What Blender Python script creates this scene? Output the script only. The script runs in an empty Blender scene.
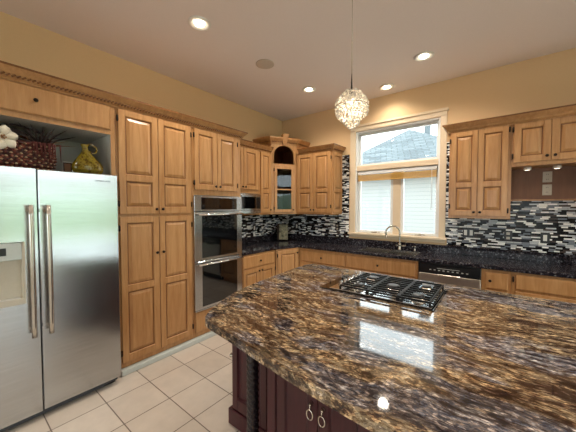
import bpy, bmesh, math, random
from mathutils import Vector, Matrix
PI = math.pi
random.seed(7)
S = bpy.context.scene
COL = S.collection

# ------------------------------------------------------------------ camera
cd = bpy.data.cameras.new('camera'); cam = bpy.data.objects.new('camera', cd); COL.objects.link(cam)
cd.sensor_width = 36; cd.lens = 272.4 / 576 * 36; cd.clip_start = 0.05; cd.clip_end = 300
cam.location = (0, 0, 1.52)
cam.rotation_euler = (math.radians(90 - 1.89), 0, math.radians(38.15))
S.camera = cam

# ------------------------------------------------------------------ world and exposure
W = bpy.data.worlds.new('world'); S.world = W; W.use_nodes = True
wb = W.node_tree.nodes['Background']
wb.inputs[0].default_value = (0.90, 0.98, 1.0, 1); wb.inputs[1].default_value = 3.4
S.view_settings.view_transform = 'Standard'; S.view_settings.look = 'None'
S.view_settings.exposure = 0.82; S.view_settings.gamma = 1.0

def portal(name, loc, rot, sx, sy):
    l = bpy.data.lights.new(name, 'AREA'); l.shape = 'RECTANGLE'; l.size = sx; l.size_y = sy
    l.cycles.is_portal = True          # emits nothing: only guides the sky light through the opening
    o = bpy.data.objects.new(name, l); COL.objects.link(o); o.location = loc; o.rotation_euler = rot
    return o
portal('kitchen_window_portal', (-1.25, 4.26, 1.9), (math.radians(-90), 0, 0), 1.2, 1.6)
portal('patio_door_portal', (4.17, 2.0, 1.46), (0, math.radians(90), 0), 2.9, 3.5)
portal('added_window_portal', (-.4, -4.17, 1.4), (math.radians(90), 0, 0), 3.7, 1.9)

# ------------------------------------------------------------------ materials
def lin(h):
    r = [int(h[i:i+2], 16) / 255 for i in (0, 2, 4)]
    return tuple((c / 12.92 if c <= .04045 else ((c + .055) / 1.055) ** 2.4) for c in r) + (1,)
def newmat(name):
    m = bpy.data.materials.new(name); m.use_nodes = True
    nt = m.node_tree; b = nt.nodes['Principled BSDF']
    return m, nt, b
def plain(name, hexc, rough=.5, metal=0, spec=.5, bump=0, bscale=60, **kw):
    m, nt, b = newmat(name)
    b.inputs['Base Color'].default_value = lin(hexc); b.inputs['Roughness'].default_value = rough
    b.inputs['Metallic'].default_value = metal; b.inputs['Specular IOR Level'].default_value = spec
    tc = nt.nodes.new('ShaderNodeTexCoord'); n = nt.nodes.new('ShaderNodeTexNoise')
    n.inputs['Scale'].default_value = bscale; nt.links.new(tc.outputs['Object'], n.inputs['Vector'])
    mx = nt.nodes.new('ShaderNodeMix'); mx.data_type = 'RGBA'
    c = lin(hexc); mx.inputs[6].default_value = c; mx.inputs[7].default_value = tuple(x * .9 for x in c[:3]) + (1,)
    nt.links.new(n.outputs[0], mx.inputs[0]); nt.links.new(mx.outputs[2], b.inputs['Base Color'])
    if bump:
        bp = nt.nodes.new('ShaderNodeBump'); bp.inputs['Strength'].default_value = bump; bp.inputs['Distance'].default_value = .002
        nt.links.new(n.outputs[0], bp.inputs['Height']); nt.links.new(bp.outputs[0], b.inputs['Normal'])
    return m
def ramp(nt, stops, mode='LINEAR'):
    r = nt.nodes.new('ShaderNodeValToRGB'); r.color_ramp.interpolation = mode
    e = r.color_ramp.elements
    while len(e) < len(stops): e.new(.5)
    for i, (p, h) in enumerate(stops): e[i].position = p; e[i].color = lin(h)
    return r
def noise(nt, vec, scale, detail=4, rough=.6, dist=0):
    n = nt.nodes.new('ShaderNodeTexNoise'); n.inputs['Scale'].default_value = scale; n.inputs['Detail'].default_value = detail
    n.inputs['Roughness'].default_value = rough; n.inputs['Distortion'].default_value = dist
    nt.links.new(vec, n.inputs['Vector']); return n.outputs[0]
def mapping(nt, scale, rot=(0, 0, 0), out='Object'):
    tc = nt.nodes.new('ShaderNodeTexCoord'); mp = nt.nodes.new('ShaderNodeMapping')
    mp.inputs['Scale'].default_value = scale; mp.inputs['Rotation'].default_value = rot
    nt.links.new(tc.outputs[out], mp.inputs['Vector']); return mp.outputs[0]
def mathn(nt, op, a, b=None):
    n = nt.nodes.new('ShaderNodeMath'); n.operation = op
    for i, v in enumerate((a, b)):
        if v is None: continue
        if isinstance(v, (int, float)): n.inputs[i].default_value = v
        else: nt.links.new(v, n.inputs[i])
    return n.outputs[0]
def mixc(nt, fac, a, b, mode='MIX'):
    n = nt.nodes.new('ShaderNodeMix'); n.data_type = 'RGBA'; n.blend_type = mode
    for i, v in ((0, fac), (6, a), (7, b)):
        if isinstance(v, (int, float)): n.inputs[i].default_value = v
        elif isinstance(v, tuple): n.inputs[i].default_value = v
        else: nt.links.new(v, n.inputs[i])
    return n.outputs[2]

def wood(name, light, dark, grain=(9, 9, .9), rough=.33):
    m, nt, b = newmat(name)
    v = mapping(nt, grain)
    f = noise(nt, v, 3.0, 6, .62, .6)
    v2 = mapping(nt, (60, 60, 2.2)); f2 = noise(nt, v2, 3, 3, .6)
    r = ramp(nt, [(.25, dark), (.75, light)]); nt.links.new(f, r.inputs[0])
    c = mixc(nt, .16, r.outputs[0], f2, 'MULTIPLY')
    nt.links.new(c, b.inputs['Base Color']); b.inputs['Roughness'].default_value = rough
    b.inputs['Specular IOR Level'].default_value = .45
    return m
M = {}
M['maple'] = wood('maple_wood', 'CC9E6C', 'A87646')
M['maple_edge'] = wood('maple_glaze', '8A5A30', '6A4020')
M['cherry'] = wood('dark_cherry_wood', '4A1E26', '35141B', rough=.3)
M['cherry_dark'] = wood('ebonised_wood', '2B2428', '181216', rough=.22)
M['wall'] = plain('ochre_wall_paint', 'E6C79C', .85, bump=.05, bscale=160)
M['ceiling'] = plain('ceiling_paint', 'ECE3E0', .9, bump=.05, bscale=160)
M['casing'] = plain('cream_casing', 'E6D2B4', .4)
M['vinyl'] = plain('white_vinyl', 'EEF0F0', .35)
M['white'] = plain('white_enamel', 'F0EEE8', .4)
M['laminate'] = plain('grey_laminate', 'D2D1CB', .6)
M['bronze'] = plain('dark_bronze', '2A211C', .35, .7)
M['nickel'] = plain('brushed_nickel', 'C8C3BA', .25, 1)
M['chrome'] = plain('chrome', 'DADADA', .1, 1)
M['black'] = plain('black_plastic', '0C0C0E', .35)
M['iron'] = plain('cast_iron', '08080A', .5, 0, .25)
M['blackgl'] = plain('black_glass', '060709', .04, 0, .9)
M['panelgrey'] = plain('grey_plastic', '3A4048', .4)
M['toe'] = plain('pale_toe_kick', 'C9D2D0', .35)
M['plate'] = plain('ivory_outlet_plate', 'C9C2B2', .45)
M['slot'] = plain('outlet_slots', '3A3430', .5)
M['brownpanel'] = wood('brown_back_panel', '8A6248', '75503A', rough=.5)
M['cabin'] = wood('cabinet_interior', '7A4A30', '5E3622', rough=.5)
M['petal'] = plain('silk_petal', 'EFE9D8', .7)
M['twig'] = plain('dried_twig', '2A1A18', .8)
M['twigred'] = plain('red_dried_grass', '5A2420', .8)
M['twigtan'] = plain('tan_dried_grass', '9A6A3A', .8)
M['grass'] = plain('lawn', '9CAF84', .9, bscale=3)
M['leaf'] = plain('hedge_foliage', 'A3B59C', .9, bscale=5)
M['paving'] = plain('pale_patio', 'CFCBC4', .8, bscale=8)

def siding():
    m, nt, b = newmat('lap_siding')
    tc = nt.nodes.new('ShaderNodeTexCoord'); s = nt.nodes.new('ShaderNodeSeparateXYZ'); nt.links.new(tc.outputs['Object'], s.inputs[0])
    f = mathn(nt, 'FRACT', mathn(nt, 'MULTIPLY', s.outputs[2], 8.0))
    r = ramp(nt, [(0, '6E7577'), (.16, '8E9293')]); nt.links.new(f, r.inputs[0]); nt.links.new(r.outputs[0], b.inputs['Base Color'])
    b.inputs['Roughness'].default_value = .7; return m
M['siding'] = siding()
def shingles():
    m, nt, b = newmat('grey_roof_shingles')
    v = mapping(nt, (1, 1, 2.2))
    br = nt.nodes.new('ShaderNodeTexBrick'); nt.links.new(v, br.inputs['Vector'])
    # courses run level along the slope: drive rows by height
    tc = nt.nodes.new('ShaderNodeTexCoord'); s = nt.nodes.new('ShaderNodeSeparateXYZ'); nt.links.new(tc.outputs['Object'], s.inputs[0])
    cb = nt.nodes.new('ShaderNodeCombineXYZ'); nt.links.new(mathn(nt, 'ADD', s.outputs[0], mathn(nt, 'MULTIPLY', s.outputs[1], .35)), cb.inputs[0]); nt.links.new(mathn(nt, 'MULTIPLY', s.outputs[2], 1.9), cb.inputs[1])
    nt.links.new(cb.outputs[0], br.inputs['Vector'])
    br.inputs['Color1'].default_value = lin('697377'); br.inputs['Color2'].default_value = lin('4C565B'); br.inputs['Mortar'].default_value = lin('22282C')
    br.inputs['Scale'].default_value = 1; br.inputs['Brick Width'].default_value = .42; br.inputs['Row Height'].default_value = .16; br.inputs['Mortar Size'].default_value = .012
    nt.links.new(br.outputs[0], b.inputs['Base Color']); b.inputs['Roughness'].default_value = .9; return m
M['shingle'] = shingles()

def glass(name, tint, refl=.08, rough=0.0):
    m = bpy.data.materials.new(name); m.use_nodes = True; nt = m.node_tree; nt.nodes.clear()
    o = nt.nodes.new('ShaderNodeOutputMaterial'); t = nt.nodes.new('ShaderNodeBsdfTransparent'); t.inputs[0].default_value = tint
    g = nt.nodes.new('ShaderNodeBsdfGlossy'); g.inputs['Roughness'].default_value = rough
    fr = nt.nodes.new('ShaderNodeFresnel'); fr.inputs[0].default_value = 1.45
    x = nt.nodes.new('ShaderNodeMixShader'); nt.links.new(fr.outputs[0], x.inputs[0]); nt.links.new(t.outputs[0], x.inputs[1]); nt.links.new(g.outputs[0], x.inputs[2])
    nt.links.new(x.outputs[0], o.inputs[0]); return m
M['glass'] = glass('window_glass', (.97, .99, .99, 1))
M['cabglass'] = glass('cabinet_glass', (.55, .58, .62, 1))
def crystal():
    m, nt, b = newmat('cut_crystal')
    b.inputs['Base Color'].default_value = (1, .95, .86, 1); b.inputs['Roughness'].default_value = .05
    b.inputs['Transmission Weight'].default_value = .35; b.inputs['IOR'].default_value = 1.6
    return m
M['crystal'] = crystal()
def emis(name, col, st):
    m, nt, b = newmat(name); b.inputs['Base Color'].default_value = (.9, .85, .75, 1)
    b.inputs['Emission Color'].default_value = col; b.inputs['Emission Strength'].default_value = st; return m
M['bulb'] = emis('lit_bulb', (1, .88, .68, 1), 9)
M['puck'] = emis('lit_puck', (1, .9, .72, 1), 1.6)

def steel():
    m, nt, b = newmat('brushed_stainless')
    v = mapping(nt, (1.2, 1.2, 160)); f = noise(nt, v, 2, 3, .6)
    r = ramp(nt, [(.3, 'B2B4B6'), (.7, 'C4C7C9')]); nt.links.new(f, r.inputs[0]); nt.links.new(r.outputs[0], b.inputs['Base Color'])
    b.inputs['Metallic'].default_value = 1; b.inputs['Roughness'].default_value = .21
    b.inputs['Anisotropic'].default_value = .5
    v2 = mapping(nt, (.5, .5, 2.2)); f2 = noise(nt, v2, 1.6, 1, .4)
    bp = nt.nodes.new('ShaderNodeBump'); bp.inputs['Strength'].default_value = .25; bp.inputs['Distance'].default_value = .006
    nt.links.new(f2, bp.inputs['Height']); nt.links.new(bp.outputs[0], b.inputs['Normal']); return m
M['steel'] = steel()
M['satin'] = plain('satin_stainless', 'C4BCB2', .42, 1)

BANDOFF = (5.5, 2.9, 0)
def granite_island():
    m, nt, b = newmat('gold_and_blue_veined_granite')
    tc = nt.nodes.new('ShaderNodeTexCoord')
    # warp the coordinate so the veins wander while running along the island
    wv = nt.nodes.new('ShaderNodeTexNoise'); wv.inputs['Scale'].default_value = 1.6; wv.inputs['Detail'].default_value = 3
    nt.links.new(tc.outputs['Object'], wv.inputs['Vector'])
    sub = nt.nodes.new('ShaderNodeVectorMath'); sub.operation = 'SUBTRACT'; nt.links.new(wv.outputs['Color'], sub.inputs[0]); sub.inputs[1].default_value = (.5, .5, .5)
    sc = nt.nodes.new('ShaderNodeVectorMath'); sc.operation = 'SCALE'; nt.links.new(sub.outputs[0], sc.inputs[0]); sc.inputs['Scale'].default_value = .42
    ad = nt.nodes.new('ShaderNodeVectorMath'); ad.operation = 'ADD'; nt.links.new(tc.outputs['Object'], ad.inputs[0]); nt.links.new(sc.outputs[0], ad.inputs[1])
    ad2 = nt.nodes.new('ShaderNodeVectorMath'); ad2.operation = 'MULTIPLY_ADD'; nt.links.new(sub.outputs[0], ad2.inputs[0]); ad2.inputs[1].default_value = (.14, .14, .14); nt.links.new(tc.outputs['Object'], ad2.inputs[2])
    def stretched(src, sx, sy, rot=6, off=(0, 0, 0)):
        mp = nt.nodes.new('ShaderNodeMapping'); mp.inputs['Location'].default_value = off; mp.inputs['Scale'].default_value = (sx, sy, sy*.7); mp.inputs['Rotation'].default_value = (0, 0, math.radians(rot)); nt.links.new(src.outputs[0], mp.inputs[0]); return mp.outputs[0]
    band = noise(nt, stretched(ad, 1.0, 4.2, 6, BANDOFF), 1.6, 5, .6)        # broad drifts
    mid = noise(nt, stretched(ad2, 16, 40), 1.2, 7, .74)         # elongated crystals
    gold = ramp(nt, [(.33, '1A0F0E'), (.41, '452C20'), (.46, '7A5C38'), (.50, '9A7C4C'), (.55, 'BBA882'), (.60, '7E664E'), (.66, 'DAD0B8')]); nt.links.new(mid, gold.inputs[0])
    blue = ramp(nt, [(.33, '16161E'), (.42, '3A3F52'), (.48, '62677A'), (.53, '85756C'), (.58, 'A3A5B0'), (.66, 'D4D0CE')]); nt.links.new(mid, blue.inputs[0])
    dark = ramp(nt, [(.36, '0B080C'), (.47, '2E1C1E'), (.55, '5A3E2E'), (.62, 'A08A68'), (.7, 'DCD2BC')]); nt.links.new(mid, dark.inputs[0])
    m1 = ramp(nt, [(.50, '000000'), (.57, 'FFFFFF')]); nt.links.new(band, m1.inputs[0])
    m2 = ramp(nt, [(.36, 'FFFFFF'), (.43, '000000')]); nt.links.new(band, m2.inputs[0])
    c = mixc(nt, m1.outputs[0], gold.outputs[0], blue.outputs[0]); c = mixc(nt, m2.outputs[0], c, dark.outputs[0])
    sw = ramp(nt, [(.36, '5A4442'), (.45, 'C0B4AC'), (.52, 'FFFFFF'), (.64, 'F0E2CC'), (.72, '9A8072')]); nt.links.new(noise(nt, stretched(ad, 2.2, 11, 8, (4, 2, 0)), 1.4, 5, .6), sw.inputs[0])
    c = mixc(nt, .85, c, sw.outputs[0], 'MULTIPLY')
    vo = nt.nodes.new('ShaderNodeTexVoronoi'); vo.inputs['Scale'].default_value = 1.0; nt.links.new(stretched(ad2, 70, 130), vo.inputs['Vector'])
    bw = nt.nodes.new('ShaderNodeRGBToBW'); nt.links.new(vo.outputs['Color'], bw.inputs[0])
    r3 = ramp(nt, [(.15, '1A1214'), (.38, '6A6A6A'), (.62, '8C8C8C'), (.85, 'F4EEDC')]); nt.links.new(bw.outputs[0], r3.inputs[0])
    c = mixc(nt, .62, c, r3.outputs[0], 'OVERLAY')
    f4 = noise(nt, stretched(ad, 1.6, 6.5), 1.7, 7, .65, .3)
    r4 = ramp(nt, [(.475, '000000'), (.492, 'FFFFFF'), (.508, 'FFFFFF'), (.525, '000000')]); nt.links.new(f4, r4.inputs[0])
    c = mixc(nt, mathn(nt, 'MULTIPLY', r4.outputs[0], .75), c, lin('1E1014'))
    hs = nt.nodes.new('ShaderNodeHueSaturation'); hs.inputs['Saturation'].default_value = .8; hs.inputs['Value'].default_value = 1.3; nt.links.new(c, hs.inputs['Color'])
    nt.links.new(hs.outputs[0], b.inputs['Base Color']); b.inputs['Roughness'].default_value = .05; b.inputs['Specular IOR Level'].default_value = .6
    return m
M['granite'] = granite_island()
def granite_dark():
    m, nt, b = newmat('dark_speckled_granite')
    v = mapping(nt, (1, 1, 1))
    f = noise(nt, v, 48, 4, .75); r = ramp(nt, [(.40, '050508'), (.49, '12141A'), (.53, '3C2A26'), (.58, '3E4858'), (.67, 'A59F96')])
    nt.links.new(f, r.inputs[0])
    f2 = noise(nt, v, 3.5, 3, .5); c = mixc(nt, mathn(nt, 'MULTIPLY', f2, .5), r.outputs[0], lin('20202A'))
    nt.links.new(c, b.inputs['Base Color']); b.inputs['Roughness'].default_value = .1; b.inputs['Specular IOR Level'].default_value = .2
    return m
M['granite2'] = granite_dark()

def mosaic():
    m, nt, b = newmat('linear_glass_mosaic')
    tc = nt.nodes.new('ShaderNodeTexCoord'); s = nt.nodes.new('ShaderNodeSeparateXYZ'); nt.links.new(tc.outputs['Object'], s.inputs[0])
    u = mathn(nt, 'ADD', s.outputs[0], s.outputs[1])
    zz = mathn(nt, 'DIVIDE', s.outputs[2], .0175)
    row = mathn(nt, 'FLOOR', zz); fz = mathn(nt, 'FRACT', zz)
    wn = nt.nodes.new('ShaderNodeTexWhiteNoise'); wn.noise_dimensions = '1D'; nt.links.new(row, wn.inputs['W'])
    wn2 = nt.nodes.new('ShaderNodeTexWhiteNoise'); wn2.noise_dimensions = '1D'; nt.links.new(mathn(nt, 'ADD', row, 57.3), wn2.inputs['W'])
    w = mathn(nt, 'ADD', mathn(nt, 'MULTIPLY', wn2.outputs[0], .045), .045)
    uu = mathn(nt, 'DIVIDE', mathn(nt, 'ADD', u, mathn(nt, 'ADD', wn.outputs[0], 9.0)), w)
    cell = mathn(nt, 'FLOOR', uu); fu = mathn(nt, 'FRACT', uu)
    cb = nt.nodes.new('ShaderNodeCombineXYZ'); nt.links.new(cell, cb.inputs[0]); nt.links.new(row, cb.inputs[1])
    h = nt.nodes.new('ShaderNodeTexWhiteNoise'); h.noise_dimensions = '2D'; nt.links.new(cb.outputs[0], h.inputs['Vector'])
    r = ramp(nt, [(0, '020205'), (.30, '0E1118'), (.40, '4A3F3C'), (.49, '7D848E'), (.62, 'C4C8CC'), (.76, 'FBFBF8')], 'CONSTANT'); nt.links.new(h.outputs['Value'], r.inputs[0])
    g1 = mathn(nt, 'LESS_THAN', fz, .1); g2 = mathn(nt, 'LESS_THAN', mathn(nt, 'MULTIPLY', fu, w), .0018); g = mathn(nt, 'MAXIMUM', g1, g2)
    c = mixc(nt, g, r.outputs[0], lin('3A3836'))
    nt.links.new(c, b.inputs['Base Color'])
    nt.links.new(mathn(nt, 'ADD', mathn(nt, 'MULTIPLY', g, .5), .15), b.inputs['Roughness']); b.inputs['Specular IOR Level'].default_value = .12
    return m
M['mosaic'] = mosaic()
def tiles():
    m, nt, b = newmat('beige_floor_tile')
    tc = nt.nodes.new('ShaderNodeTexCoord'); s = nt.nodes.new('ShaderNodeSeparateXYZ'); nt.links.new(tc.outputs['Object'], s.inputs[0])
    x = mathn(nt, 'DIVIDE', mathn(nt, 'ADD', s.outputs[0], 2.053 + 33.5), .335); y = mathn(nt, 'DIVIDE', mathn(nt, 'ADD', s.outputs[1], 33 - .42), .33)
    gx = mathn(nt, 'LESS_THAN', mathn(nt, 'FRACT', x), .022); gy = mathn(nt, 'LESS_THAN', mathn(nt, 'FRACT', y), .022)
    g = mathn(nt, 'MAXIMUM', gx, gy)
    cb = nt.nodes.new('ShaderNodeCombineXYZ'); nt.links.new(mathn(nt, 'FLOOR', x), cb.inputs[0]); nt.links.new(mathn(nt, 'FLOOR', y), cb.inputs[1])
    h = nt.nodes.new('ShaderNodeTexWhiteNoise'); h.noise_dimensions = '2D'; nt.links.new(cb.outputs[0], h.inputs['Vector'])
    r = ramp(nt, [(0, 'CFC3B6'), (1, 'DCD1C5')]); nt.links.new(h.outputs['Value'], r.inputs[0])
    n = noise(nt, tc.outputs['Object'], 9, 5, .6)
    c = mixc(nt, .25, r.outputs[0], n, 'MULTIPLY'); c = mixc(nt, g, c, lin('6F6258'))
    nt.links.new(c, b.inputs['Base Color']); b.inputs['Roughness'].default_value = .35
    bp = nt.nodes.new('ShaderNodeBump'); bp.inputs['Strength'].default_value = .5; bp.inputs['Distance'].default_value = .002; nt.links.new(mathn(nt, 'SUBTRACT', 1, g), bp.inputs['Height']); nt.links.new(bp.outputs[0], b.inputs['Normal'])
    return m
M['tile'] = tiles()
def weave():
    m, nt, b = newmat('woven_wicker')
    v = mapping(nt, (1, 1, 1)); vo = nt.nodes.new('ShaderNodeTexVoronoi'); vo.inputs['Scale'].default_value = 42; nt.links.new(v, vo.inputs['Vector'])
    r = ramp(nt, [(0, 'B88C62'), (.25, '7E3A2E'), (.6, '3A1614')]); nt.links.new(vo.outputs['Distance'], r.inputs[0]); nt.links.new(r.outputs[0], b.inputs['Base Color'])
    b.inputs['Roughness'].default_value = .6; return m
M['wicker'] = weave()
def glaze():
    m, nt, b = newmat('mottled_olive_glaze')
    v = mapping(nt, (1, 1, 1)); f = noise(nt, v, 28, 5, .7); r = ramp(nt, [(.34, '2A1A0C'), (.46, '5E4C12'), (.56, '7E7020'), (.66, '4A2A12')])
    nt.links.new(f, r.inputs[0]); nt.links.new(r.outputs[0], b.inputs['Base Color']); b.inputs['Roughness'].default_value = .12; return m
M['olive'] = glaze()
M['straw'] = plain('pale_straw', 'B59A78', .7)
def stone():
    m, nt, b = newmat('carved_stone_plaque')
    v = mapping(nt, (1, 1, 1)); f = noise(nt, v, 16, 5, .7); r = ramp(nt, [(.35, '3C382A'), (.5, '8E8A72'), (.7, 'AFA68A')])
    nt.links.new(f, r.inputs[0]); nt.links.new(r.outputs[0], b.inputs['Base Color']); b.inputs['Roughness'].default_value = .6; return m
M['stone'] = stone()

# ------------------------------------------------------------------ mesh builder
class MB:
    def __init__(s): s.v = []; s.f = []; s.sm = []
    def add(s, vs, fs, smooth=False):
        n = len(s.v); s.v += [tuple(p) for p in vs]
        for f in fs: s.f.append(tuple(i + n for i in f)); s.sm.append(smooth)
        return s
    def box(s, x0, x1, y0, y1, z0, z1, mat=None):
        x0, x1 = sorted((x0, x1)); y0, y1 = sorted((y0, y1)); z0, z1 = sorted((z0, z1))
        vs = [Vector(p) for p in ((x0,y0,z0),(x1,y0,z0),(x1,y1,z0),(x0,y1,z0),(x0,y0,z1),(x1,y0,z1),(x1,y1,z1),(x0,y1,z1))]
        if mat: vs = [mat @ p for p in vs]
        return s.add(vs, [(0,3,2,1),(4,5,6,7),(0,1,5,4),(1,2,6,5),(2,3,7,6),(3,0,4,7)])
    def prism(s, pts, z0, z1, mat=None):     # CCW outline in xy
        n = len(pts)
        vs = [Vector((x, y, z0)) for x, y in pts] + [Vector((x, y, z1)) for x, y in pts]
        if mat: vs = [mat @ p for p in vs]
        return s.add(vs, [tuple(range(n))[::-1], tuple(range(n, 2*n))] + [(i, (i+1) % n, n + (i+1) % n, n + i) for i in range(n)])
    def lathe(s, prof, n=20, mat=None, smooth=True):
        vs = []; fs = []
        for r, z in prof:
            for k in range(n):
                a = 2*PI*k/n; p = Vector((r*math.cos(a), r*math.sin(a), z)); vs.append(mat @ p if mat else p)
        m = len(prof)
        for i in range(m-1):
            for k in range(n):
                k2 = (k+1) % n; fs.append((i*n+k, i*n+k2, (i+1)*n+k2, (i+1)*n+k))
        s.add(vs, fs, smooth)
        base = len(s.v) - len(vs)
        if prof[0][0] > 1e-6: s.f.append(tuple(base+k for k in range(n))[::-1]); s.sm.append(False)
        if prof[-1][0] > 1e-6: s.f.append(tuple(base+(m-1)*n+k for k in range(n))); s.sm.append(False)
        return s
    def tube(s, pts, r, n=8, smooth=True):
        pts = [Vector(p) for p in pts]; rs = r if isinstance(r, (list, tuple)) else [r]*len(pts)
        up = Vector((0, 0, 1)); vs = []; prev = None
        for i, p in enumerate(pts):
            d = (pts[min(i+1, len(pts)-1)] - pts[max(i-1, 0)]).normalized()
            if prev is None:
                a = d.cross(up)
                if a.length < .05: a = d.cross(Vector((1, 0, 0)))
                a.normalize()
            else:
                a = (prev - d*prev.dot(d)).normalized()
            prev = a; b = d.cross(a)
            for k in range(n):
                t = 2*PI*k/n; vs.append(p + (a*math.cos(t) + b*math.sin(t))*rs[i])
        fs = [(i*n+k, (i+1)*n+k, (i+1)*n+(k+1)%n, i*n+(k+1)%n) for i in range(len(pts)-1) for k in range(n)]
        fs += [tuple(range(n)), tuple((len(pts)-1)*n+k for k in range(n))[::-1]]
        return s.add(vs, fs, smooth)
    def ball(s, c, r, n=8, m=5, sq=(1, 1, 1), smooth=True):
        vs = [(c[0], c[1], c[2]-r*sq[2])]
        for i in range(1, m):
            t = PI*i/m
            for k in range(n):
                a = 2*PI*k/n; vs.append((c[0]+r*sq[0]*math.sin(t)*math.cos(a), c[1]+r*sq[1]*math.sin(t)*math.sin(a), c[2]-r*sq[2]*math.cos(t)))
        vs.append((c[0], c[1], c[2]+r*sq[2])); L = len(vs)-1
        fs = [(0, 1+(k+1)%n, 1+k) for k in range(n)]
        for i in range(m-2):
            for k in range(n): fs.append((1+i*n+k, 1+i*n+(k+1)%n, 1+(i+1)*n+(k+1)%n, 1+(i+1)*n+k))
        fs += [(L, 1+(m-2)*n+k, 1+(m-2)*n+(k+1)%n) for k in range(n)]
        return s.add(vs, fs, smooth)
    def build(s, name, mat, parent=None, bevel=0, seg=1, **props):
        me = bpy.data.meshes.new(name); me.from_pydata(s.v, [], s.f)
        bm = bmesh.new(); bm.from_mesh(me); bmesh.ops.recalc_face_normals(bm, faces=bm.faces); bm.to_mesh(me); bm.free()
        for p, q in zip(me.polygons, s.sm): p.use_smooth = q
        me.materials.append(M[mat] if isinstance(mat, str) else mat)
        o = bpy.data.objects.new(name, me); COL.objects.link(o)
        if parent: o.parent = parent
        if bevel:
            b = o.modifiers.new('bevel', 'BEVEL'); b.width = bevel; b.segments = seg; b.limit_method = 'ANGLE'; b.angle_limit = math.radians(50)
        for k, v in props.items(): o[k] = v
        return o
def empty(name, loc, rz=0, label=None, cat=None, group=None):
    o = bpy.data.objects.new(name, None); COL.objects.link(o); o.location = loc; o.rotation_euler = (0, 0, rz)
    o.empty_display_size = .05
    tag(o, label, cat, group); return o
def tag(o, label, cat, group=None):
    if label: o['label'] = label
    if cat: o['category'] = cat
    if group: o['group'] = group
    return o
def copy_tree(o, parent=None):
    c = o.copy(); COL.objects.link(c)
    if parent: c.parent = parent
    for ch in list(o.children): copy_tree(ch, c)
    return c
def RX(a): return Matrix.Rotation(a, 4, 'X')
def T(x, y, z): return Matrix.Translation((x, y, z))

# ------------------------------------------------------------------ structure: the room
XL, YB, ZC = -3.34, 4.08, 3.16        # left wall, back wall, ceiling
XR, YF = 4.0, -4.0
def struct(mb, name, mat, **k): return mb.build(name, mat, None, kind='structure', **k)
struct(MB().box(XL-.15, XR+.15, YF-.15, YB+.15, -.1, 0), 'floor', 'tile')
struct(MB().box(XL-.15, XR+.15, YF-.15, YB+.15, ZC, ZC+.1), 'ceiling', 'ceiling')
struct(MB().box(XL-.15, XL, YF-.15, YB+.15, 0, ZC), 'wall_left', 'wall')
WX0, WX1, WZ0, WZ1 = -1.84, -.655, 1.115, 2.70
b = MB(); b.box(XL, WX0, YB, YB+.16, 0, ZC).box(WX1, XR, YB, YB+.16, 0, ZC).box(WX0, WX1, YB, YB+.16, 0, WZ0).box(WX0, WX1, YB, YB+.16, WZ1, ZC)
struct(b, 'wall_back', 'wall')
PY0, PY1, PZ1 = .3, 3.7, 2.9          # patio door opening in the right wall
b = MB(); b.box(XR, XR+.15, YF, PY0, 0, ZC).box(XR, XR+.15, PY1, YB, 0, ZC).box(XR, XR+.15, PY0, PY1, PZ1, ZC)
struct(b, 'wall_right', 'wall')
RX0, RX1, RZ0, RZ1 = -2.2, 1.4, .5, 2.3  # added rear opening, out of view, sized for the daylight it lets in
b = MB(); b.box(XL, RX0, YF-.15, YF, 0, ZC).box(RX1, XR, YF-.15, YF, 0, ZC).box(RX0, RX1, YF-.15, YF, 0, RZ0).box(RX0, RX1, YF-.15, YF, RZ1, ZC)
struct(b, 'wall_rear', 'wall')

# kitchen window: structure with frame, sashes, panes, casing
def bars(mb, x0, x1, y0, y1, z0, z1, w):
    return mb.box(x0, x1, y0, y1, z0, z0+w).box(x0, x1, y0, y1, z1-w, z1).box(x0, x0+w, y0, y1, z0+w, z1-w).box(x1-w, x1, y0, y1, z0+w, z1-w)
cas = MB()
cas.box(-1.925, WX0, YB-.022, YB-.001, 1.115, 2.72).box(WX1, -.58, YB-.022, YB-.001, 1.115, 2.72)
cas.box(-1.925, -.58, YB-.022, YB-.001, WZ1, 2.765).box(-1.94, -.565, YB-.034, YB-.001, 2.765, 2.80)
cas.box(-1.925, -.58, YB-.022, YB-.001, 1.045, 1.085)
win = cas.build('window_1', 'casing', kind='structure', bevel=.004)
MB().box(-1.945, -.56, YB-.055, YB+.10, 1.085, 1.117).build('window_sill', 'casing', win, bevel=.005)
j = MB(); j.box(WX0, WX0+.02, YB-.001, YB+.11, WZ0, WZ1).box(WX1-.02, WX1, YB-.001, YB+.11, WZ0, WZ1).box(WX0+.02, WX1-.02, YB-.001, YB+.11, WZ1-.02, WZ1)
j.build('window_jamb', 'vinyl', win)
MB().box(WX0+.02, WX1-.02, YB-.004, YB+.11, 2.085, 2.16).build('transom_bar', 'casing', win, bevel=.004)
f = MB(); bars(f, WX0+.02, WX1-.02, YB+.07, YB+.12, 2.16, WZ1-.02, .035); f.build('transom_sash', 'vinyl', win, bevel=.003)
MB().box(WX0+.05, WX1-.05, YB+.09, YB+.096, 2.19, WZ1-.05).build('pane', 'glass', win)
MB().box(-1.275, -1.165, YB+.058, YB+.12, 1.12, 2.085).build('mullion', 'casing', win, bevel=.004)
for x0, x1 in ((WX0+.02, -1.275), (-1.165, WX1-.02)):
    f = MB(); bars(f, x0, x1, YB+.06, YB+.11, 1.12, 2.085, .035); f.build('casement_sash', 'vinyl', win, bevel=.003)
    MB().box(x0+.03, x1-.03, YB+.085, YB+.091, 1.15, 2.06).build('pane', 'glass', win)
    cx = (x0+x1)/2
    MB().box(cx-.04, cx+.04, YB+.035, YB+.06, 1.121, 1.135).tube([(cx, YB+.045, 1.13), (cx+.05, YB+.03, 1.14), (cx+.09, YB+.03, 1.135)], .006).build('crank_handle', 'nickel', win)

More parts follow.
